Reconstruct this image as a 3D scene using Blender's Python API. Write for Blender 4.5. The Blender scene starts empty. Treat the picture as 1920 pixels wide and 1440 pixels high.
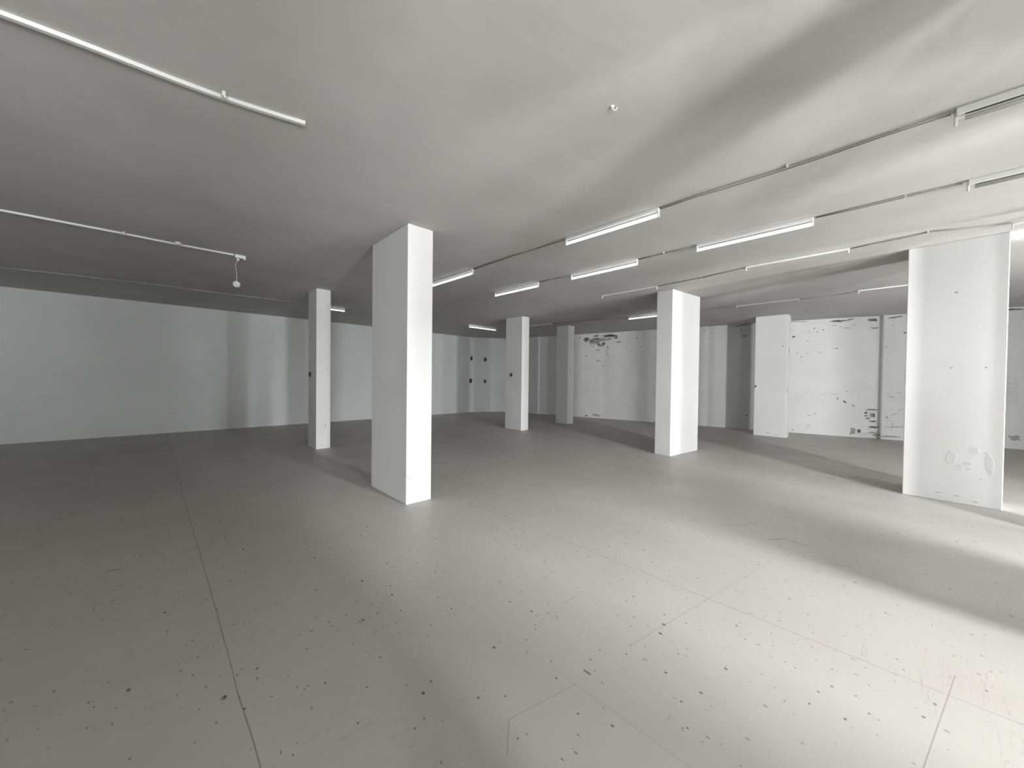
import bpy, bmesh, math, random
from mathutils import Vector, Matrix
random.seed(7)
SC = bpy.context.scene
COL = SC.collection
PI = math.pi

# ------------------------------------------------------------------ camera
H = 3.292          # ceiling height
EYE = 1.5
cam_d = bpy.data.cameras.new('camera')
cam_d.sensor_fit = 'HORIZONTAL'
cam_d.sensor_width = 36.0
cam_d.lens = 699.437 / 1920 * 36.0
cam_d.clip_start = 0.05
cam = bpy.data.objects.new('camera', cam_d)
COL.objects.link(cam)
R_ = Vector((0.71717895, -0.69679419, 0.01149847))
U_ = Vector((0.0019842, 0.01854134, 0.99982613))
F_ = Vector((0.69688623, 0.71703144, -0.01468004))
cam.matrix_world = Matrix(((R_.x, U_.x, -F_.x, 0), (R_.y, U_.y, -F_.y, 0), (R_.z, U_.z, -F_.z, EYE), (0, 0, 0, 1)))
SC.camera = cam

# ------------------------------------------------------------------ render look
SC.view_settings.view_transform = 'Standard'
SC.view_settings.look = 'None'
SC.view_settings.exposure = 0.0
SC.view_settings.gamma = 1.0
SC.view_settings.use_curve_mapping = False
SC.cycles.max_bounces = 12
SC.cycles.diffuse_bounces = 8
SC.cycles.glossy_bounces = 3
SC.cycles.sample_clamp_indirect = 6.0
SC.cycles.use_denoising = True

# ------------------------------------------------------------------ overcast sky outside
W = bpy.data.worlds.new('sky')
SC.world = W
W.use_nodes = True
W.node_tree.nodes['Background'].inputs[0].default_value = (0.95, 1.0, 1.0, 1)
W.node_tree.nodes['Background'].inputs[1].default_value = 1.0

# daylight through the shop-front openings in wall_right: (x0, x1, z0, z1, watts)
WY = -5.6
PW = 548 / 0.72
WINDOWS = [(-3.25, -2.75, 0.1, 1.6, .57 * PW), (0.25, 0.75, 0.1, 3.2, .77 * PW), (2.75, 3.25, 1.7, 3.2, 1.39 * PW),
           (4.75, 5.25, 0.1, 1.6, .30 * PW), (6.25, 6.75, 0.1, 1.6, .62 * PW)]
for i, (x0, x1, z0, z1, watts) in enumerate(WINDOWS):
    L = bpy.data.lights.new('window_daylight', 'AREA')
    L.shape = 'RECTANGLE'
    L.size = x1 - x0
    L.size_y = z1 - z0
    L.energy = watts
    L.color = (0.965, 0.985, 1.0)
    lo = bpy.data.objects.new('window_daylight', L)
    lo.location = ((x0 + x1) / 2, WY + .1, (z0 + z1) / 2)
    lo.rotation_euler = Vector((0, 1, 0)).to_track_quat('-Z', 'Z').to_euler()
    COL.objects.link(lo)
# unseen boxes added between the openings and the camera to cast shadow bands: (x, y, width, depth, z0, z1)
SHADOW_BOXES = [(3.92, -2.31, 0.75, 0.9, 0.0, 1.21), (6.22, -4.46, 0.4, 1.55, 0.0, H), (6.31, -1.67, 0.37, 0.17, 0.0, H), (2.12, -1.09, 0.38, 0.19, 1.9, H),
         (0.28, -0.7, 1.24, 0.16, 0.0, 1.92), (2.23, -3.52, 0.73, 0.88, 0.0, H), (3.18, -2.07, 1.19, 0.23, 1.9, H), (3.29, -3.10, 1.30, 0.5, 0.0, 0.99),
         (3.88, -3.26, 0.46, 0.17, 2.64, H), (-1.92, -1.55, 1.04, 0.46, 0.0, 1.19), (0.45, -1.7, 0.4, 0.33, 2.07, H)]


# ------------------------------------------------------------------ materials
def mat(name, color, rough=0.7, spec=0.5, emit=None, estr=0.0, metal=0.0):
    m = bpy.data.materials.new(name)
    m.use_nodes = True
    b = m.node_tree.nodes['Principled BSDF']
    b.inputs['Base Color'].default_value = (*color, 1)
    b.inputs['Roughness'].default_value = rough
    b.inputs['Specular IOR Level'].default_value = spec
    b.inputs['Metallic'].default_value = metal
    if emit:
        b.inputs['Emission Color'].default_value = (*emit, 1)
        b.inputs['Emission Strength'].default_value = estr
    return m


def mottled(name, ca, cb, scale, rough=0.75, detail=4, bump=0.0, bscale=60, spec=0.3, stretch=None, lo=0.35, hi=0.65):
    """painted plaster: two close tones mixed by noise, plus a fine bump"""
    m = mat(name, ca, rough, spec)
    t = m.node_tree
    b = t.nodes['Principled BSDF']
    g = t.nodes.new('ShaderNodeNewGeometry')
    mp = t.nodes.new('ShaderNodeMapping')
    if stretch:
        mp.inputs['Scale'].default_value = stretch
    t.links.new(g.outputs['Position'], mp.inputs[0])
    n = t.nodes.new('ShaderNodeTexNoise')
    n.inputs['Scale'].default_value = scale
    n.inputs['Detail'].default_value = detail
    t.links.new(mp.outputs[0], n.inputs['Vector'])
    r = t.nodes.new('ShaderNodeValToRGB')
    r.color_ramp.elements[0].position = lo
    r.color_ramp.elements[1].position = hi
    r.color_ramp.elements[0].color = (*ca, 1)
    r.color_ramp.elements[1].color = (*cb, 1)
    t.links.new(n.outputs['Fac'], r.inputs[0])
    t.links.new(r.outputs[0], b.inputs['Base Color'])
    if bump:
        n2 = t.nodes.new('ShaderNodeTexNoise')
        n2.inputs['Scale'].default_value = bscale
        n2.inputs['Detail'].default_value = 3
        t.links.new(g.outputs['Position'], n2.inputs['Vector'])
        bp = t.nodes.new('ShaderNodeBump')
        bp.inputs['Strength'].default_value = bump
        bp.inputs['Distance'].default_value = 0.01
        t.links.new(n2.outputs['Fac'], bp.inputs['Height'])
        t.links.new(bp.outputs[0], b.inputs['Normal'])
    return m


M = {}
M['ceiling'] = mottled('ceiling_paint', (0.425, 0.417, 0.401), (0.475, 0.468, 0.453), 1.1, 0.85, 8, 0.3, 7)
M['wall'] = mottled('wall_paint', (0.545, 0.555, 0.55), (0.575, 0.585, 0.58), 0.8, 0.8, 3, 0.06, 40)
M['old_wall'] = mottled('old_plaster_paint', (0.56, 0.56, 0.55), (0.60, 0.60, 0.59), 1.6, 0.85, 6, 0.35, 9)
M['column'] = mottled('column_paint', (0.575, 0.572, 0.562), (0.605, 0.602, 0.595), 1.2, 0.65, 3, 0.05, 30)
M['white'] = mat('white_enamel', (0.60, 0.60, 0.585), 0.45)
M['enamel'] = mat('white_lamp_enamel', (0.62, 0.62, 0.605), 0.45)
M['tube'] = mat('lit_tube', (0.9, 0.9, 0.9), 0.3, emit=(1.0, 1.0, 0.97), estr=1.5)
M['cable'] = mat('grey_cable', (0.17, 0.165, 0.15), 0.6)
M['cable_pale'] = mat('painted_cable', (0.46, 0.45, 0.43), 0.6)
M['dark'] = mat('dark_metal', (0.03, 0.03, 0.028), 0.6)
M['grey_mark'] = mottled('grey_scuff', (0.22, 0.215, 0.20), (0.38, 0.375, 0.355), 30, 0.9, 4)
M['dark_mark'] = mottled('bare_render_chip', (0.07, 0.068, 0.06), (0.17, 0.165, 0.15), 40, 0.95, 4)
M['soft_mark'] = mottled('pale_smudge', (0.50, 0.50, 0.495), (0.575, 0.572, 0.565), 18, 0.9, 5)
M['frame'] = mat('shop_front_aluminium', (0.55, 0.55, 0.54), 0.4, metal=0.6)


def floor_material():
    m = mat('speckled_vinyl', (0.5, 0.49, 0.46), 0.42, 0.4)
    t = m.node_tree
    N = t.nodes
    Lk = t.links.new
    b = N['Principled BSDF']
    g = N.new('ShaderNodeNewGeometry')
    pos = g.outputs['Position']

    def math_(op, a, c=None, clamp=False):
        n = N.new('ShaderNodeMath')
        n.operation = op
        n.use_clamp = clamp
        for i, v in enumerate((a, c)):
            if v is None:
                continue
            if isinstance(v, (int, float)):
                n.inputs[i].default_value = v
            else:
                Lk(v, n.inputs[i])
        return n.outputs[0]

    def mix(fac, a, c):
        n = N.new('ShaderNodeMix')
        n.data_type = 'RGBA'
        Lk(fac, n.inputs[0])
        for i, v in ((6, a), (7, c)):
            if isinstance(v, tuple):
                n.inputs[i].default_value = (*v, 1)
            else:
                Lk(v, n.inputs[i])
        return n.outputs[2]

    def noise(scale, detail=3, vec=pos, dist=0.0):
        n = N.new('ShaderNodeTexNoise')
        n.inputs['Scale'].default_value = scale
        n.inputs['Detail'].default_value = detail
        n.inputs['Distortion'].default_value = dist
        Lk(vec, n.inputs['Vector'])
        return n.outputs['Fac']

    def step(v, lo, hi):
        n = N.new('ShaderNodeMapRange')
        n.inputs[1].default_value = lo
        n.inputs[2].default_value = hi
        n.clamp = True
        Lk(v, n.inputs[0])
        return n.outputs[0]

    def mapped(scale, rot):
        n = N.new('ShaderNodeMapping')
        n.inputs['Scale'].default_value = scale
        n.inputs['Rotation'].default_value = (0, 0, rot)
        Lk(pos, n.inputs[0])
        return n.outputs[0]

    base = mix(step(noise(0.8, 4), 0.35, 0.65), (0.375, 0.358, 0.333), (0.400, 0.385, 0.360))
    # printed flecks of the vinyl: cells of a voronoi, of which only some carry a fleck
    for scale, thr, keep, col, mp in (
            (12.0, 0.100, 0.10, (0.10, 0.095, 0.085), mapped((1.0, 0.70, 1), -0.7)),
            (17.0, 0.110, 0.05, (0.14, 0.135, 0.12), mapped((0.8, 1.0, 1), 0.4)),
            (26.0, 0.15, 0.15, (0.22, 0.21, 0.19), mapped((1.0, 0.5, 1), 0.9)),
            (8.0, 0.075, 0.25, (0.16, 0.15, 0.135), mapped((1.0, 0.30, 1), -0.78)),
            (2.8, 0.026, 0.25, (0.02, 0.019, 0.018), mapped((1, 0.85, 1), 0.1))):
        v = N.new('ShaderNodeTexVoronoi')
        v.inputs['Scale'].default_value = scale
        Lk(mp, v.inputs['Vector'])
        sp = N.new('ShaderNodeSeparateXYZ')
        Lk(v.outputs['Color'], sp.inputs[0])
        size = math_('MULTIPLY', sp.outputs[0], thr)
        a = math_('LESS_THAN', v.outputs['Distance'], size)
        k = math_('GREATER_THAN', sp.outputs[1], keep)
        base = mix(math_('MULTIPLY', a, k), base, col)
    # long thin scratches, both ways, broken by a patchy mask
    for rot, sc_, seed in ((0.75, (0.55, 9, 1), 0), (-0.45, (0.5, 8, 1), 3)):
        mpv = mapped(sc_, rot)
        n = noise(2.2 + seed * .1, 2, mpv, 0.3)
        line = math_('LESS_THAN', math_('ABSOLUTE', math_('SUBTRACT', n, 0.5)), 0.0028)
        patch = step(noise(1.1 + seed * .3, 2), 0.50, 0.62)
        base = mix(math_('MULTIPLY', math_('MULTIPLY', line, patch), 0.6), base, (0.24, 0.225, 0.20))
    # welded seams between the 1.23 m sheets
    s = N.new('ShaderNodeSeparateXYZ')
    Lk(pos, s.inputs[0])
    wob = math_('MULTIPLY', math_('SUBTRACT', noise(1.3, 1), 0.5), 0.03)
    xw = math_('ADD', s.outputs[0], wob)
    for xs, wdt, st in ((0.30, 0.0026, 0.75), (1.50, 0.0015, 0.4), (2.76, 0.0024, 0.7), (3.98, 0.0018, 0.25), (5.2, 0.002, 0.3)):
        d = math_('ABSOLUTE', math_('SUBTRACT', xw, xs))
        msk = math_('LESS_THAN', d, wdt)
        fade = step(noise(0.9, 1), 0.25, 0.45)
        base = mix(math_('MULTIPLY', math_('MULTIPLY', msk, fade), st), base, (0.15, 0.135, 0.115))
    # scratched lines across the sheets
    for (ax, ay), (bx_, by_), wdt, st in (((1.93, 1.02), (2.77, 0.87), .0018, .45), ((2.77, 0.87), (3.97, 0.66), .0018, .35),
                                          ((2.97, -0.24), (2.15, -0.10), .0022, .5), ((1.01, 1.05), (1.13, 1.16), .0018, .6),
                                          ((1.13, 1.16), (1.51, 1.07), .002, .4), ((4.21, .81), (4.34, .72), .006, .7),
                                          ((4.34, .72), (4.31, .52), .006, .7), ((4.27, 1.23), (4.46, 1.06), .005, .5),
                                          ((4.46, 1.06), (4.73, .98), .005, .5), ((-0.24, 4.15), (-0.17, 4.13), .008, .85),
                                          ((2.1, 3.5), (2.9, 3.35), .003, .35), ((1.9, 3.2), (2.9, 2.95), .003, .3)):
        lx, ly = bx_ - ax, by_ - ay
        ln = math.hypot(lx, ly)
        ux, uy = lx / ln, ly / ln
        px = math_('SUBTRACT', xw, ax)
        py = math_('SUBTRACT', s.outputs[1], ay)
        along = math_('ADD', math_('MULTIPLY', px, ux), math_('MULTIPLY', py, uy))
        perp = math_('ABSOLUTE', math_('SUBTRACT', math_('MULTIPLY', px, uy), math_('MULTIPLY', py, ux)))
        a = math_('LESS_THAN', perp, wdt)
        c = math_('LESS_THAN', math_('ABSOLUTE', math_('SUBTRACT', along, ln / 2)), ln / 2)
        base = mix(math_('MULTIPLY', math_('MULTIPLY', a, c), st), base, (0.13, 0.12, 0.10))
    Lk(base, b.inputs['Base Color'])
    Lk(step(noise(3.0, 4), -1.0, 3.2), b.inputs['Roughness'])
    r = N.new('ShaderNodeMapRange')
    r.inputs[1].default_value = 0.3
    r.inputs[2].default_value = 0.7
    r.inputs[3].default_value = 0.42
    r.inputs[4].default_value = 0.58
    Lk(noise(2.0, 4), r.inputs[0])
    Lk(r.outputs[0], b.inputs['Roughness'])
    return m


M['floor'] = floor_material()


# ------------------------------------------------------------------ mesh helpers
def finish(name, bm, mats, parent=None, smooth=False):
    me = bpy.data.meshes.new(name)
    bmesh.ops.recalc_face_normals(bm, faces=bm.faces)
    bm.to_mesh(me)
    bm.free()
    if not isinstance(mats, (list, tuple)):
        mats = [mats]
    for m in mats:
        me.materials.append(m)
    if smooth:
        for p in me.polygons:
            p.use_smooth = True
    o = bpy.data.objects.new(name, me)
    COL.objects.link(o)
    if parent:
        o.parent = parent
    return o


def thing(name, label, cat, loc, rz=0.0, group=None):
    o = bpy.data.objects.new(name, None)
    o.empty_display_size = 0.1
    COL.objects.link(o)
    o.location = loc
    o.rotation_euler = (0, 0, rz)
    return tag(o, label, cat, group)


def tag(o, label, cat, group=None):
    o['label'] = label
    o['category'] = cat
    if group:
        o['group'] = group
    return o


def struct(name, bm, mats, parent=None):
    o = finish(name, bm, mats, parent)
    o['kind'] = 'structure'
    return o


def add_box(bm, c, s, bev=0.0, mat_i=0, rot=None, seg=2):
    r = bmesh.ops.create_cube(bm, size=1.0)
    vs = r['verts']
    bmesh.ops.scale(bm, vec=s, verts=vs)
    if bev:
        es = list({e for v in vs for e in v.link_edges})
        q = bmesh.ops.bevel(bm, geom=es, offset=bev, segments=seg, affect='EDGES', profile=0.5)
        vs = list({v for f in q['faces'] for v in f.verts} | {v for v in vs if v.is_valid})
    if rot:
        bmesh.ops.rotate(bm, cent=(0, 0, 0), matrix=rot, verts=vs)
    bmesh.ops.translate(bm, vec=c, verts=vs)
    for f in {f for v in vs for f in v.link_faces}:
        f.material_index = mat_i
    return vs


def add_tube(bm, pts, r, n=8, cap=True, mat_i=0):
    """round tube along a polyline"""
    pts = [Vector(p) for p in pts]
    rings = []
    for i, p in enumerate(pts):
        a = pts[max(i - 1, 0)]
        c = pts[min(i + 1, len(pts) - 1)]
        d = (c - a).normalized()
        up = Vector((0, 0, 1)) if abs(d.z) < 0.9 else Vector((1, 0, 0))
        s = d.cross(up).normalized()
        u = s.cross(d)
        rr = r[i] if isinstance(r, (list, tuple)) else r
        rings.append([bm.verts.new(p + s * math.cos(2 * PI * k / n) * rr + u * math.sin(2 * PI * k / n) * rr) for k in range(n)])
    for a, c in zip(rings, rings[1:]):
        for k in range(n):
            f = bm.faces.new((a[k], a[(k + 1) % n], c[(k + 1) % n], c[k]))
            f.material_index = mat_i
    if cap:
        for q in (rings[0], rings[-1]):
            f = bm.faces.new(q)
            f.material_index = mat_i


def add_lathe(bm, prof, n=24, M4=None):
    """profile of (radius, height) turned about z, then moved by M4"""
    rings = []
    for r, z in prof:
        ring = []
        for k in range(n):
            v = Vector((r * math.cos(2 * PI * k / n), r * math.sin(2 * PI * k / n), z))
            ring.append(bm.verts.new(M4 @ v if M4 else v))
        rings.append(ring)
    for a, c in zip(rings, rings[1:]):
        for k in range(n):
            bm.faces.new((a[k], a[(k + 1) % n], c[(k + 1) % n], c[k]))
    bm.faces.new(rings[0])
    bm.faces.new(rings[-1])


def add_patch(bm, origin, eu, ev, cu, cv, w, h, mi, off=0.002, tilt=0.0, n=None, jag=0.3):
    """an irregular flake or chip lying on the plane origin + u*eu + v*ev"""
    nrm = eu.cross(ev).normalized()
    n = n or max(7, min(26, int((w + h) * 60)))
    ph = random.random() * 6
    loops = []
    for o_, sc in ((0.0, 1.0), (off, 0.96)):
        vs = []
        rnd = random.Random(int((cu + 50) * 9173 + (cv + 50) * 771))
        for k in range(n):
            a = 2 * PI * k / n + ph
            rr = 1 + (rnd.random() - 0.5) * 2 * jag
            x = math.cos(a) * w / 2 * rr * sc
            y = math.sin(a) * h / 2 * rr * sc
            xx = x * math.cos(tilt) - y * math.sin(tilt)
            yy = x * math.sin(tilt) + y * math.cos(tilt)
            vs.append(bm.verts.new(origin + eu * (cu + xx) + ev * (cv + yy) + nrm * o_))
        loops.append(vs)
    for k in range(n):
        f = bm.faces.new((loops[0][k], loops[0][(k + 1) % n], loops[1][(k + 1) % n], loops[1][k]))
        f.material_index = mi
    f = bm.faces.new(loops[1])
    f.material_index = mi


def prism(bm, poly, z0, z1, mi=0):
    a = [bm.verts.new((x, y, z0)) for x, y in poly]
    c = [bm.verts.new((x, y, z1)) for x, y in poly]
    k = len(poly)
    fs = [bm.faces.new(a[::-1]), bm.faces.new(c)]
    for i in range(k):
        fs.append(bm.faces.new((a[i], a[(i + 1) % k], c[(i + 1) % k], c[i])))
    for f in fs:
        f.material_index = mi
    return fs


# ------------------------------------------------------------------ room shell
def bx(y):          # x of the back wall's face at y
    return 12.1 + (10.0 - y) * 2.3 / 12.0


bm = bmesh.new()
add_box(bm, (4.5, 3.7, -0.1), (22, 19.4, 0.2))
struct('floor', bm, M['floor'])

bm = bmesh.new()
add_box(bm, (4.5, 3.7, H + 0.1), (22, 19.4, 0.2))
EX, EY = Vector((1, 0, 0)), Vector((0, -1, 0))
for cu, cv, w, h in ((0.31, 12.47, 0.16, 0.10), (0.76, 4.83, .015, .015), (0.80, 4.78, .015, .015), (9.9, 6.2, .16, .05)):
    add_patch(bm, Vector((0, 0, H)), EX, EY, cu, -cv, w, h, 1, off=0.002)
struct('ceiling', bm, [M['ceiling'], M['grey_mark']])

bm = bmesh.new()
add_box(bm, (1.1, 13.15, H / 2), (18.8, 0.3, H))
add_patch(bm, Vector((0, 13.0, 0)), Vector((1, 0, 0)), Vector((0, 0, 1)), 0.39, 0.5, .05, .025, 1)
struct('wall_left', bm, [M['wall'], M['grey_mark']])

# chamfered corner block between the left wall and the back wall
bm = bmesh.new()
prism(bm, [(10.2, 13.0), (11.9, 12.10), (11.9, 10.66), (12.0, 10.62), (13.2, 10.62), (13.2, 13.3), (10.2, 13.3)], 0, H)
struct('wall_corner', bm, M['wall'])

# old back wall with peeling paint, a shallow vertical chase near y = 0.4
bm = bmesh.new()
ya, yb = 0.27, 0.62
prism(bm, [(bx(10.7), 10.7), (bx(.78), .78), (bx(.68) + .015, .68), (bx(.6) + .045, .60), (bx(.5) + .09, .50), (bx(.4) + .13, .40), (bx(.32) + .12, .32), (bx(ya) + .02, ya), (bx(.24), .24),
           (bx(-5.6), -5.6), (bx(-5.6) + .4, -5.6), (bx(10.7) + .4, 10.7)], 0, H)
dw = Vector((-2.3 / 12.0, 1.0, 0)).normalized()
eu, ev = -dw, Vector((0, 0, 1))
org = Vector((bx(0), 0, 0))
k_ = math.hypot(1, 2.3 / 12)
CH = [  # y, z, width, height, darkness (2 dark, 1 grey)
    (8.56, 3.07, .21, .17, 2), (8.15, 3.19, .19, .06, 2), (7.62, 3.16, .55, .10, 2), (7.38, 3.08, .14, .07, 2), (8.17, 2.93, .24, .14, 1),
    (8.3, 3.0, .2, .1, 1), (7.9, 3.08, .3, .06, 1), (7.85, 2.87, .12, .12, 2), (7.44, 2.94, .30, .10, 3), (7.26, 2.91, .21, .035, 2), (8.07, 2.64, .19, .05, 1), (8.08, 2.22, .19, .04, 1),
    (7.86, 2.01, .10, .03, 2), (7.57, 2.02, .11, .02, 1), (8.56, 2.43, .05, .05, 2), (7.46, 2.39, .05, .05, 1), (7.31, 2.23, .03, .03, 1),
    (8.47, 1.95, .03, .05, 1), (8.14, 1.56, .05, .04, 2), (7.72, 1.71, .03, .03, 1), (7.7, 2.46, .07, .05, 1), (6.61, 3.02, .06, .08, 1),
    (6.43, 2.71, .05, .04, 1), (6.35, 2.89, .05, .04, 1), (6.8, 2.57, .04, .04, 1), (6.99, 2.65, .02, .04, 2), (8.84, 3.15, .05, .06, 2),
    (6.92, 2.4, .03, .02, 1), (7.31, 2.67, .03, .03, 1), (6.9, 2.91, .03, .03, 1), (8.1, .11, .3, .10, 1), (8.5, .06, .16, .05, 2),
    (8.3, 2.8, .1, .05, 1), (8.0, 3.0, .42, .13, 1), (7.68, 3.04, .3, .1, 1), (8.35, 2.98, .22, .2, 1), (7.95, 2.80, .22, .1, 1), (8.15, 3.08, .3, .07, 2), (7.5, 3.17, .34, .06, 2), (8.05, 2.86, .14, .09, 2), (7.7, 2.74, .08, .1, 1), (7.74, 2.6, .05, .08, 1),
    (1.12, 3.21, .35, .05, 2), (.9, 3.24, .14, .025, 2), (.02, 3.22, .24, .03, 2), (.44, 3.18, .17, .07, 2), (.41, 2.96, .16, .03, 2),
    (.96, 3.0, .2, .02, 1), (.84, 3.07, .12, .02, 1), (1.24, 3.09, .12, .015, 1), (1.1, 3.05, .03, .03, 1), (1.66, 3.04, .04, .04, 2),
    (1.58, 2.93, .04, .025, 2), (1.47, 2.99, .03, .035, 2), (1.36, 3.02, .02, .02, 2), (1.78, 2.96, .02, .03, 2), (2.13, 2.83, .08, .05, 2),
    (2.16, 3.02, .06, .02, 1), (1.8, 2.68, .04, .02, 2), (2.03, 2.33, .04, .02, 2), (1.81, 2.32, .05, .02, 1), (1.93, 2.22, .03, .03, 2),
    (1.53, 2.35, .08, .02, 1), (1.2, 2.44, .10, .02, 1), (1.16, 2.45, .03, .03, 2), (.94, 1.26, .04, .025, 2), (.81, 1.29, .03, .02, 1), (1.13, 1.05, .03, .09, 1),
    (.81, .85, .07, .03, 1), (1.61, .59, .06, .04, 1), (1.73, .53, .12, .02, 1), (1.9, .49, .05, .02, 1),
    (1.75, .22, .14, .15, 3), (.81, .16, .13, .18, 1), (.67, .18, .07, .10, 2), (.15, .59, .06, .03, 2),
    (.08, 1.13, .14, .02, 1), (-.06, 1.24, .1, .02, 1), (.18, 2.45, .08, .02, 1), (.08, 3.01, .03, .03, 1), (-.14, 2.8, .05, .05, 2),
    (.02, .34, .3, .025, 1), (2.09, .08, .06, .03, 1), (.6, .1, .5, .05, 3), (.1, .08, .4, .04, 1), (4.44, 3.16, .06, .03, 2), (4.35, 2.91, .03, .03, 2),
    (3.23, .43, .06, .05, 2), (3.33, 2.92, .14, .03, 2), (3.46, .21, .04, .02, 1), (4.2, 2.7, .12, .02, 3),
    (3.4, 3.26, .5, .03, 2), (2.0, 3.26, .5, .02, 1), (-1.84, 3.24, .35, .04, 2), (-1.8, 1.25, .35, .8, 3), (-2.2, 2.6, .2, .02, 1), (-1.95, .25, .18, .12, 1)]
for y, z, w, h, d in CH:
    add_patch(bm, org, eu, ev, -y * k_, z, w * 1.0, h, d, off=0.003 if d != 2 else 0.005, tilt=random.uniform(-.15, .15), jag=0.38)
for y, z, w, h, a in ((.98, .96, .11, .045, -.6), (.8, .87, .08, .02, -.6), (1.42, 1.14, .18, .008, -.1), (1.18, 1.16, .2, .008, .25),
                      (1.45, .95, .16, .008, 1.1), (0.0, .68, .22, .012, .4), (-.1, .8, .16, .012, .8), (.13, .52, .2, .01, -.2), (.05, .35, .2, .012, 1.4)):
    add_patch(bm, org, eu, ev, -y * k_, z, w, h, 2 if h > .02 else 1, off=0.003, tilt=a, jag=0.3)
for y, z, w, h in ((.41, .77, .26, .03), (.55, .68, .05, .05), (.54, .60, .05, .04), (.50, .53, .05, .04), (.40, .62, .06, .12), (.40, .46, .16, .04),
                   (.37, .30, .22, .05), (.38, .13, .22, .06), (.25, .09, .15, .04)):
    # chips inside the chase
    o2 = Vector((bx(0) + .085, 0, 0))
    add_patch(bm, o2 - Vector((.05, 0, 0)), eu, ev, -y * k_, z, w * .8, h, 2, off=0.02, jag=0.35)
# crack running down from the top, beside column four
add_patch(bm, org, eu, ev, -3.44 * k_, 3.08, .012, .3, 2, jag=0.5, n=18)
struct('wall_back', bm, [M['old_wall'], M['grey_mark'], M['dark_mark'], M['soft_mark']])

# wall behind, and the shop-front wall with its openings
bm = bmesh.new()
add_box(bm, (-6.15, 4.0, H / 2), (0.3, 18.9, H))
struct('wall_front', bm, M['wall'])

bm = bmesh.new()
xs = [-6.0]
for x0, x1, z0, z1, w_ in WINDOWS:
    add_box(bm, ((xs[-1] + x0) / 2, WY - .15, H / 2), (x0 - xs[-1], .3, H))
    add_box(bm, ((x0 + x1) / 2, WY - .15, z0 / 2), (x1 - x0, .3, z0))
    add_box(bm, ((x0 + x1) / 2, WY - .15, (z1 + H) / 2), (x1 - x0, .3, H - z1))
    xs.append(x1)
add_box(bm, ((xs[-1] + 15.4) / 2, WY - .15, H / 2), (15.4 - xs[-1], .3, H))
struct('wall_right', bm, M['wall'])
for i, (x0, x1, z0, z1, w_) in enumerate(WINDOWS):
    bm = bmesh.new()
    yy = WY - .2
    for x in (x0 + .025, x1 - .025):
        add_box(bm, (x, yy, (z0 + z1) / 2), (.05, .06, z1 - z0))
    for z in (z0 + .025, z1 - .025):
        add_box(bm, ((x0 + x1) / 2, yy, z), (x1 - x0 - .1, .06, .05))
    struct('window_%d' % (i + 1), bm, M['frame'])
for i, (x, y, w, d, z0, z1) in enumerate(SHADOW_BOXES):
    bm = bmesh.new()
    add_box(bm, (x, y, (z0 + z1) / 2), (w, d, z1 - z0), bev=.006)
    struct('shadow_box_%d' % (i + 1), bm, M['column'])  # added out of view, shaped only to block window light


# ------------------------------------------------------------------ columns
def column(F, a, b, yaw, label, name='square_column', marks=()):
    """F front corner, a length of the face looking to -x, b length of the face looking to -y"""
    ca, sa = math.cos(yaw), math.sin(yaw)
    ex, ey = Vector((ca, sa, 0)), Vector((-sa, ca, 0))
    c = Vector((F[0], F[1], 0)) + ex * b / 2 + ey * a / 2
    bm = bmesh.new()
    add_box(bm, (0, 0, H / 2), (b, a, H), bev=0.008)
    ez = Vector((0, 0, 1))
    for face, u, z, w, h, mi in marks:
        if face == 'x':     # the face that looks to -x, u metres from the front corner
            add_patch(bm, Vector((-b / 2, -a / 2, 0)), Vector((0, -1, 0)), ez, -u, z, w, h, mi, off=.0015)
        else:
            add_patch(bm, Vector((-b / 2, -a / 2, 0)), Vector((1, 0, 0)), ez, u, z, w, h, mi, off=.0015)
    o = finish(name, bm, [M['column'], M['grey_mark'], M['dark_mark'], M['soft_mark']])
    o.location = c
    o.rotation_euler = (0, 0, yaw)
    return tag(o, label, 'column')


rnd = random.Random(3)


def scuffs(face, n, wmax, zmax=3.0, mi=3):
    return [(face, rnd.uniform(.05, wmax - .05), rnd.uniform(.05, zmax), rnd.uniform(.012, .03), rnd.uniform(.01, .03), mi) for _ in range(n)]


column((2.1564, 3.9798), 1.0185, .3326, -.0233, 'big white plastered column nearest the camera, left of the middle of the room', marks=[
    ('y', .04, 1.93, .012, .012, 1), ('y', .05, 1.55, .04, .05, 3), ('y', .02, .33, .02, .012, 2), ('y', .23, .42, .012, .012, 1), ('y', .06, 1.10, .02, .02, 3),
    ('y', .05, .85, .02, .08, 3), ('x', .93, 1.52, .02, .02, 3)] + scuffs('y', 5, .33) + scuffs('x', 4, 1.0))
column((2.4407, 8.2472), .4967, .2794, .0185, 'slim white column between the nearest column and the plain left wall', marks=[
    ('y', .18, .48, .02, .10, 1), ('y', .16, .41, .015, .06, 3)] + scuffs('y', 2, .28))
column((7.3618, 3.0779), .3383, 1.1019, -.1161, 'wide white column right of centre, its broad face brightly lit from the right', marks=[
    ('y', .35, .22, .04, .04, 3), ('y', .7, .15, .03, .01, 3)] + scuffs('y', 3, 1.1, 1.0))
column((12.135, 2.018), .7417, .3853, .0038, 'pale column standing close to the peeling back wall', marks=[
    ('x', .1, 2.45, .03, .03, 1), ('x', .22, 2.3, .05, .02, 3), ('x', .7, .95, .05, .03, 3), ('y', .18, 2.35, .05, .17, 2), ('y', .10, 1.27, .04, .17, 2),
    ('x', .4, .09, .09, .02, 1), ('x', .2, .06, .06, .015, 1), ('x', .55, 1.1, .05, .03, 3)])
column((7.6696, 7.4972), .7001, .2878, -.0307, 'grey-shaded column in the far middle with a thin bright edge on its right', marks=[
    ('y', .04, .82, .02, .03, 1)])
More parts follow.
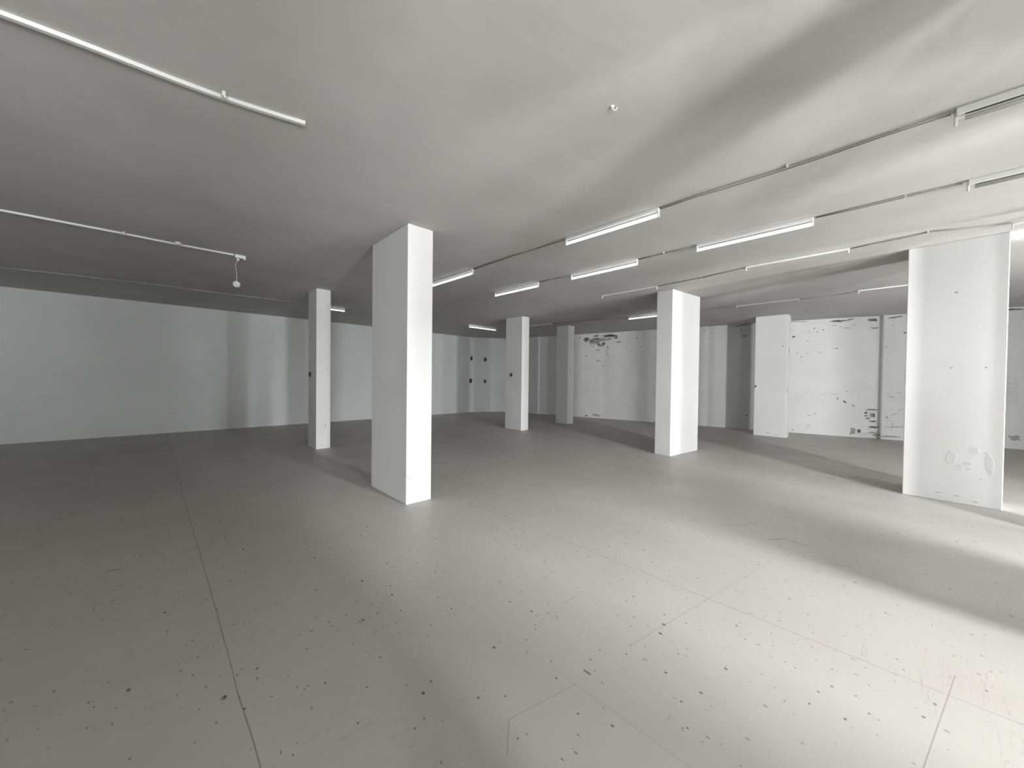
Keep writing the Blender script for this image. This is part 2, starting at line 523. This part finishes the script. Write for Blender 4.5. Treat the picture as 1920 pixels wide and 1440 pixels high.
column((9.9796, 7.6136), .4961, .3416, .0054, 'smallest and farthest column, standing before the peeling back wall', marks=scuffs('x', 2, .5))
column((7.241, -.9067), .8232, .5, -.0657, 'broad bright white column at the right, nearest the daylight, with faint grey smudges low down', marks=[
    ('x', .40, 2.645, .03, .03, 1), ('x', .15, 1.70, .02, .02, 1), ('x', .225, 1.70, .015, .015, 3), ('x', .425, 1.70, .03, .012, 1), ('x', .79, 1.6, .02, .02, 3),
    ('x', .40, .57, .10, .16, 3), ('x', .34, .45, .05, .07, 3), ('x', .22, .68, .08, .09, 3), ('x', .27, .51, .08, .05, 3), ('x', .26, .44, .05, .03, 3),
    ('x', .10, .53, .07, .22, 3), ('x', .12, .66, .05, .05, 3),
    ('x', .17, .34, .02, .015, 1), ('x', .5, .10, .05, .012, 1), ('x', .35, .09, .06, .012, 1), ('x', .2, .05, .05, .01, 1), ('x', .7, .06, .05, .01, 3)])
# ------------------------------------------------------------------ wall and column outlets
def outlet(loc, nrm, label, r=.045, tall=1.0, group=None):
    """small round black socket box with a raised rim"""
    nrm = Vector(nrm).normalized()
    q = nrm.to_track_quat('Z', 'Y').to_matrix().to_4x4()
    t = thing('wall_socket', label, 'socket', loc, 0, group)
    bm = bmesh.new()
    add_lathe(bm, [(r, 0), (r, .018), (r * .82, .026), (r * .78, .018)], 20, q @ Matrix.Scale(tall, 4, (0, 1, 0)))
    finish('socket_box', bm, M['dark'], t)
    bm = bmesh.new()
    add_lathe(bm, [(r * .4, .016), (r * .35, .030), (r * .2, .032)], 14, q @ Matrix.Scale(tall, 4, (0, 1, 0)))
    finish('socket_core', bm, M['dark'], t)
    return t


outlet((10.13, 13.0, 2.36), (0, -1, 0), 'upper black socket on the left wall at the far corner', .055, 1.9)
outlet((10.10, 13.0, 1.38), (0, -1, 0), 'lower black socket on the left wall at the far corner', .07, 1.5)
nc = Vector((-.9, -1.7, 0))
outlet((10.70, 12.735, 2.33), nc, 'upper black socket on the angled wall beside the far corner', .06, 1.6)
outlet((10.70, 12.735, 1.36), nc, 'lower black socket on the angled wall beside the far corner', .06, 1.3)
outlet((2.432, 8.59, 1.54), (-1, 0, 0), 'small black socket on the shaded side of the slim left column', .035, 1.5)
outlet((7.68, 7.92, 1.61), (-1, 0, 0), 'small black socket on the far middle column', .035, 1.6)
outlet((12.133, 2.725, 1.36), (-1, 0, 0), 'small black socket on the left edge of the column by the peeling wall', .02, 1.2)


# ------------------------------------------------------------------ fluorescent battens, 1.2 m
def holder_bm(s, half=.598):
    bm = bmesh.new()
    add_box(bm, (0, s * half, -.055), (.030, .016, .085), bev=.006)
    return bm


def make_batten(length=1.2):
    """white channel with lampholders at both ends and one bare tube under it"""
    t = thing('fluorescent_light', '', 'ceiling light', (0, 0, H))
    hl = length / 2
    bm = bmesh.new()
    add_box(bm, (0, 0, -.016), (.042, length, .032), bev=.004)
    finish('housing', bm, M['enamel'], t)
    for s in (-1, 1):
        finish('lamp_holder', holder_bm(s, hl - .002), M['enamel'], t)
    bm = bmesh.new()
    add_tube(bm, [(0, -hl + .012, -.074), (0, hl - .012, -.074)], .018, 14)
    finish('tube', bm, M['tube'], t, True)
    return t


def make_dark_batten():
    t = thing('fluorescent_light', '', 'ceiling light', (0, 0, H))
    bm = bmesh.new()
    add_box(bm, (0, 0, -.010), (.030, 1.2, .020), bev=.004)
    finish('housing', bm, M['enamel'], t)
    for s in (-1, 1):
        bm = bmesh.new()
        add_box(bm, (0, s * .598, -.036), (.022, .014, .054), bev=.005)
        finish('lamp_holder', bm, M['enamel'], t)
    return t


def copy_thing(src):
    c = src.copy()
    COL.objects.link(c)
    for ch in src.children:
        d = ch.copy()
        COL.objects.link(d)
        d.parent = c
    return c


LIT = [  # x, y centre, rotation, label
    (3.80, 2.35, 0, 'lit fluorescent batten nearest to the camera, high left of the wide column'),
    (3.80, 5.46, 0, 'lit fluorescent batten that starts behind the nearest column at its right'),
    (5.18, 1.26, 0, 'lit fluorescent batten high above the wide column, its tube glowing white'),
    (5.18, 3.30, 0, 'lit fluorescent batten midway along the second cable row'),
    (5.16, 5.24, 0, 'lit fluorescent batten at the far end of the second cable row'),
    (8.28, 10.0, PI / 2, 'lit fluorescent batten left of the far middle column'),
    (9.72, 4.70, 0, 'lit fluorescent batten poking out behind the wide column at its left'),
]
src = make_batten()
for i, (x, y, rz, lab) in enumerate(LIT):
    t = src if i == 0 else copy_thing(src)
    t.location = (x, y, H)
    t.rotation_euler = (0, 0, rz)
    t['label'] = lab
    t['group'] = 'fluorescent battens with glowing tubes'
t = make_batten(.62)
t.location = (3.37, 10.12, H)
t.rotation_euler = (0, 0, PI / 2)
t['label'] = 'short lit fluorescent batten sticking out behind the slim left column'
t['group'] = 'fluorescent battens with glowing tubes'
UNLIT = [
    (6.71, 1.07, 0, 'white fluorescent batten without a tube, between the wide column and the right column'),
    (6.93, 3.80, 0, 'thin tubeless fluorescent batten running up to the top of the wide column'),
    (10.03, 2.08, 0, 'tubeless fluorescent batten above the pale column by the peeling wall'),
    (9.90, -.06, 0, 'tubeless fluorescent batten running behind the top of the right column'),
    (9.25, 8.35, 0, 'tubeless fluorescent batten just behind the far middle column at its right'),
    (6.88, -1.47, 0, 'white fluorescent batten at the right edge of the picture, right of the right column'),
]
src = make_dark_batten()
for i, (x, y, rz, lab) in enumerate(UNLIT):
    t = src if i == 0 else copy_thing(src)
    t.location = (x, y, H)
    t.rotation_euler = (0, 0, rz)
    t['label'] = lab
    t['group'] = 'fluorescent battens without tubes'

# two unlit battens at the right edge: slotted cover strips, the nearer one wider
for (x, y, w, lab) in ((3.80, -.84, .075, 'unlit white batten in the upper right corner, with a slotted cover strip'),
                       (5.18, -1.01, .05, 'unlit white batten with a dark slot at the right edge, second row from the corner')):
    t = thing('fluorescent_light', lab, 'ceiling light', (x, y, H), 0, 'unlit slotted battens')
    bm = bmesh.new()
    add_box(bm, (0, 0, -.025), (w, 1.2, .05), bev=.006)
    finish('housing', bm, M['white'], t)
    bm = bmesh.new()
    add_tube(bm, [(-.004, -.56, -.070), (-.004, .56, -.070)], .013, 14)
    finish('tube', bm, M['white'], t, True)
    bm = bmesh.new()
    add_box(bm, (-w / 2 + .012, .36, -.051), (.012, .40, .004))
    o = finish('slot', bm, M['dark'], t)
    for s in (-1, 1):
        finish('lamp_holder', holder_bm(s), M['white'], t)


# ------------------------------------------------------------------ surface cables along each row
def cable(name, pts, label, pair=.035, r=.004, clips=(), m='cable', wob=.012, group='cables run along the ceiling'):
    """two thin cables side by side along the ceiling, sagging a little between clips"""
    rd = random.Random(len(label))
    t = thing(name, label, 'cable', (pts[0][0], pts[0][1], H))
    o = Vector((pts[0][0], pts[0][1], 0))
    for side in ((-1, 1) if pair else (0,)):
        out = []
        for a, b in zip(pts, pts[1:]):
            a, b = Vector((*a, 0)), Vector((*b, 0))
            d = (b - a)
            nrm = Vector((-d.y, d.x, 0)).normalized()
            k = max(3, int(d.length / .3))
            ph = rd.random() * 6
            for i in range(k + 1):
                s = i / k
                p = a + d * s - o + nrm * (side * (pair or 0) / 2 * (.5 + .5 * abs(math.sin(s * 5 + ph))) + wob * math.sin(s * 7 + ph + side))
                p.z = -r - .003 - .006 * abs(math.sin(s * 9 + ph))
                out.append(p)
        bm = bmesh.new()
        add_tube(bm, out, r, 6)
        finish('wire', bm, M[m], t, True)
    for cx, cy in clips:
        bm = bmesh.new()
        add_box(bm, (cx - o.x, cy - o.y, -.009), (.034, .014, .018), bev=.003)
        finish('cable_clip', bm, M['cable_pale'], t)
    return t


cable('ceiling_cable', [(3.80, -.22), (3.80, 1.74)], 'pair of grey cables between the upper right corner batten and the largest glowing batten', .05, .0045, [(3.78, .66)])
cable('ceiling_cable', [(3.80, 2.97), (3.79, 4.84)], 'cable behind the largest glowing batten, running to the nearest column', .02, .005)
cable('ceiling_cable', [(5.18, -.38), (5.18, .64)], 'grey cable in the second row, right of the batten above the wide column', .035, .0045, [(5.17, -.03)])
cable('ceiling_cable', [(5.18, 1.88), (5.18, 2.68)], 'short cable in the second row joining the two nearer glowing battens', .02, .005, [(5.16, 2.30)])
cable('ceiling_cable', [(5.17, 3.92), (5.16, 4.62)], 'short cable in the second row joining the two farther glowing battens', .02, .005, [(5.17, 4.32)])
cable('ceiling_cable', [(6.84, -.84), (6.60, -.25), (6.70, .45)], 'thin cable in the third row passing over the right column', .04, .004, [(6.58, -.23)])
cable('ceiling_cable', [(6.72, 1.68), (6.86, 2.45), (6.92, 3.18)], 'thin cable in the third row ending above the wide column', .02, .005, [(6.86, 2.4)])
cable('ceiling_cable', [(10.03, 1.48), (10.1, 1.0), (9.92, .56)], 'short thin cable in the far row, between the pale column and the right column', .0, .006, [(10.1, .95)])
cable('ceiling_cable', [(10.03, 2.70), (9.75, 4.08)], 'thin cable in the far row hidden partly by the wide column', 0, .006)
cable('ceiling_cable', [(9.72, 5.32), (9.5, 6.6), (9.3, 7.7)], 'faint cable in the far row above the small far column', 0, .006)
cable('ceiling_cable', [(-1.9, 10.62), (-.39, 10.30), (1.2, 10.22), (2.45, 10.15)], 'faint sagging cable above the plain left wall', 0, .005, m='cable_pale', wob=.03)
cable('ceiling_cable', [(3.70, 10.10), (5.6, 10.06), (7.66, 10.02)], 'thin cable crossing behind the nearest column towards the far corner', 0, .007)

# ------------------------------------------------------------------ white light tracks on the left part of the ceiling
t = thing('light_track', 'long white light track across the upper left, nearest to the camera', 'light track', (.79, 2.90, H))
bm = bmesh.new()
pts = [(0, .035), (-.11, .066), (-.22, .092), (-.33, .118), (-.45, .142), (-.58, .160), (-.72, .174), (-.85, .184), (-.97, .192), (-1.09, .202), (-1.21, .215), (-1.32, .228), (-1.6, .26), (-2.8, .38)]
for (ax, ay), (bx2, by2) in zip(pts, pts[1:]):
    L_ = math.hypot(bx2 - ax, by2 - ay)
    add_box(bm, ((ax + bx2) / 2, (ay + by2) / 2, -.012), (L_ + .004, .030, .024), bev=.003,
            rot=Matrix.Rotation(math.atan2(by2 - ay, bx2 - ax), 3, 'Z'))
finish('rail', bm, M['white'], t)
bm = bmesh.new()
add_box(bm, (-.45, .100, -.018), (.022, .05, .036), bev=.008)
add_tube(bm, [(-.45, .085, -.03), (-.447, .065, -.045)], .006, 8)
finish('track_clip', bm, M['white'], t)

t = thing('light_track', 'long thin white light track on the left, the farther one, ending at a small box', 'light track', (.92, 6.86, H))
bm = bmesh.new()
pts = [(-.02, 0), (-.6, .02), (-1.2, .0), (-2.2, .02), (-3.2, .03)]
for (ax, ay), (bx2, by2) in zip(pts, pts[1:]):
    L_ = math.hypot(bx2 - ax, by2 - ay)
    add_box(bm, ((ax + bx2) / 2, (ay + by2) / 2, -.012), (L_ + .004, .028, .024), bev=.003,
            rot=Matrix.Rotation(math.atan2(by2 - ay, bx2 - ax), 3, 'Z'))
finish('rail', bm, M['white'], t)
bm = bmesh.new()
add_box(bm, (.055, 0, -.024), (.13, .055, .048), bev=.005)
add_box(bm, (.108, 0, -.052), (.024, .05, .02), bev=.004)
finish('end_box', bm, M['white'], t)
for dx, sz in ((-.64, .035), (-1.15, .014)):
    bm = bmesh.new()
    add_lathe(bm, [(sz, 0), (sz, -.02), (sz * .7, -.032), (sz * .3, -.036)], 16, Matrix.Translation((dx, -.05, 0)))
    finish('track_clip', bm, M['white'], t)

t = thing('pendant_lampholder', 'small white lampholder hanging on a thin cord from the end of the farther track', 'lampholder', (.95, 6.86, H - .062))
bm = bmesh.new()
add_tube(bm, [(0, 0, .012), (-.003, 0, -.02), (-.012, 0, -.035)], [.016, .018, .012], 12)
finish('cord_grip', bm, M['white'], t, True)
bm = bmesh.new()
add_tube(bm, [(-.012, 0, -.03), (-.026, .0, -.065), (-.034, 0, -.10), (-.030, 0, -.14), (-.020, 0, -.18), (-.017, 0, -.23), (-.017, 0, -.30), (-.021, 0, -.345)], .0045, 8)
finish('cord', bm, M['cable_pale'], t, True)
bm = bmesh.new()
q = Vector((-.45, -.8, -.5)).normalized().to_track_quat('Z', 'Y').to_matrix().to_4x4()
add_lathe(bm, [(.022, -.022), (.044, -.016), (.050, 0), (.044, .018), (.026, .026), (.014, .026), (.013, .016)], 22, Matrix.Translation((-.02, 0, -.375)) @ q)
finish('lamp_socket', bm, M['white'], t, True)

# ------------------------------------------------------------------ hook left in the ceiling
t = thing('ceiling_hook', 'small white hook screwed into the bare ceiling near the top centre', 'hook', (2.18, 1.33, H))
bm = bmesh.new()
add_lathe(bm, [(.014, 0), (.013, -.005), (.006, -.008)], 14)
finish('hook_plate', bm, M['white'], t)
bm = bmesh.new()
add_tube(bm, [(0, 0, 0), (0, 0, -.014), (.008, -.008, -.022), (.018, -.016, -.024), (.024, -.022, -.014), (.024, -.022, -.004)], .0032, 8)
finish('hook_bend', bm, M['white'], t, True)
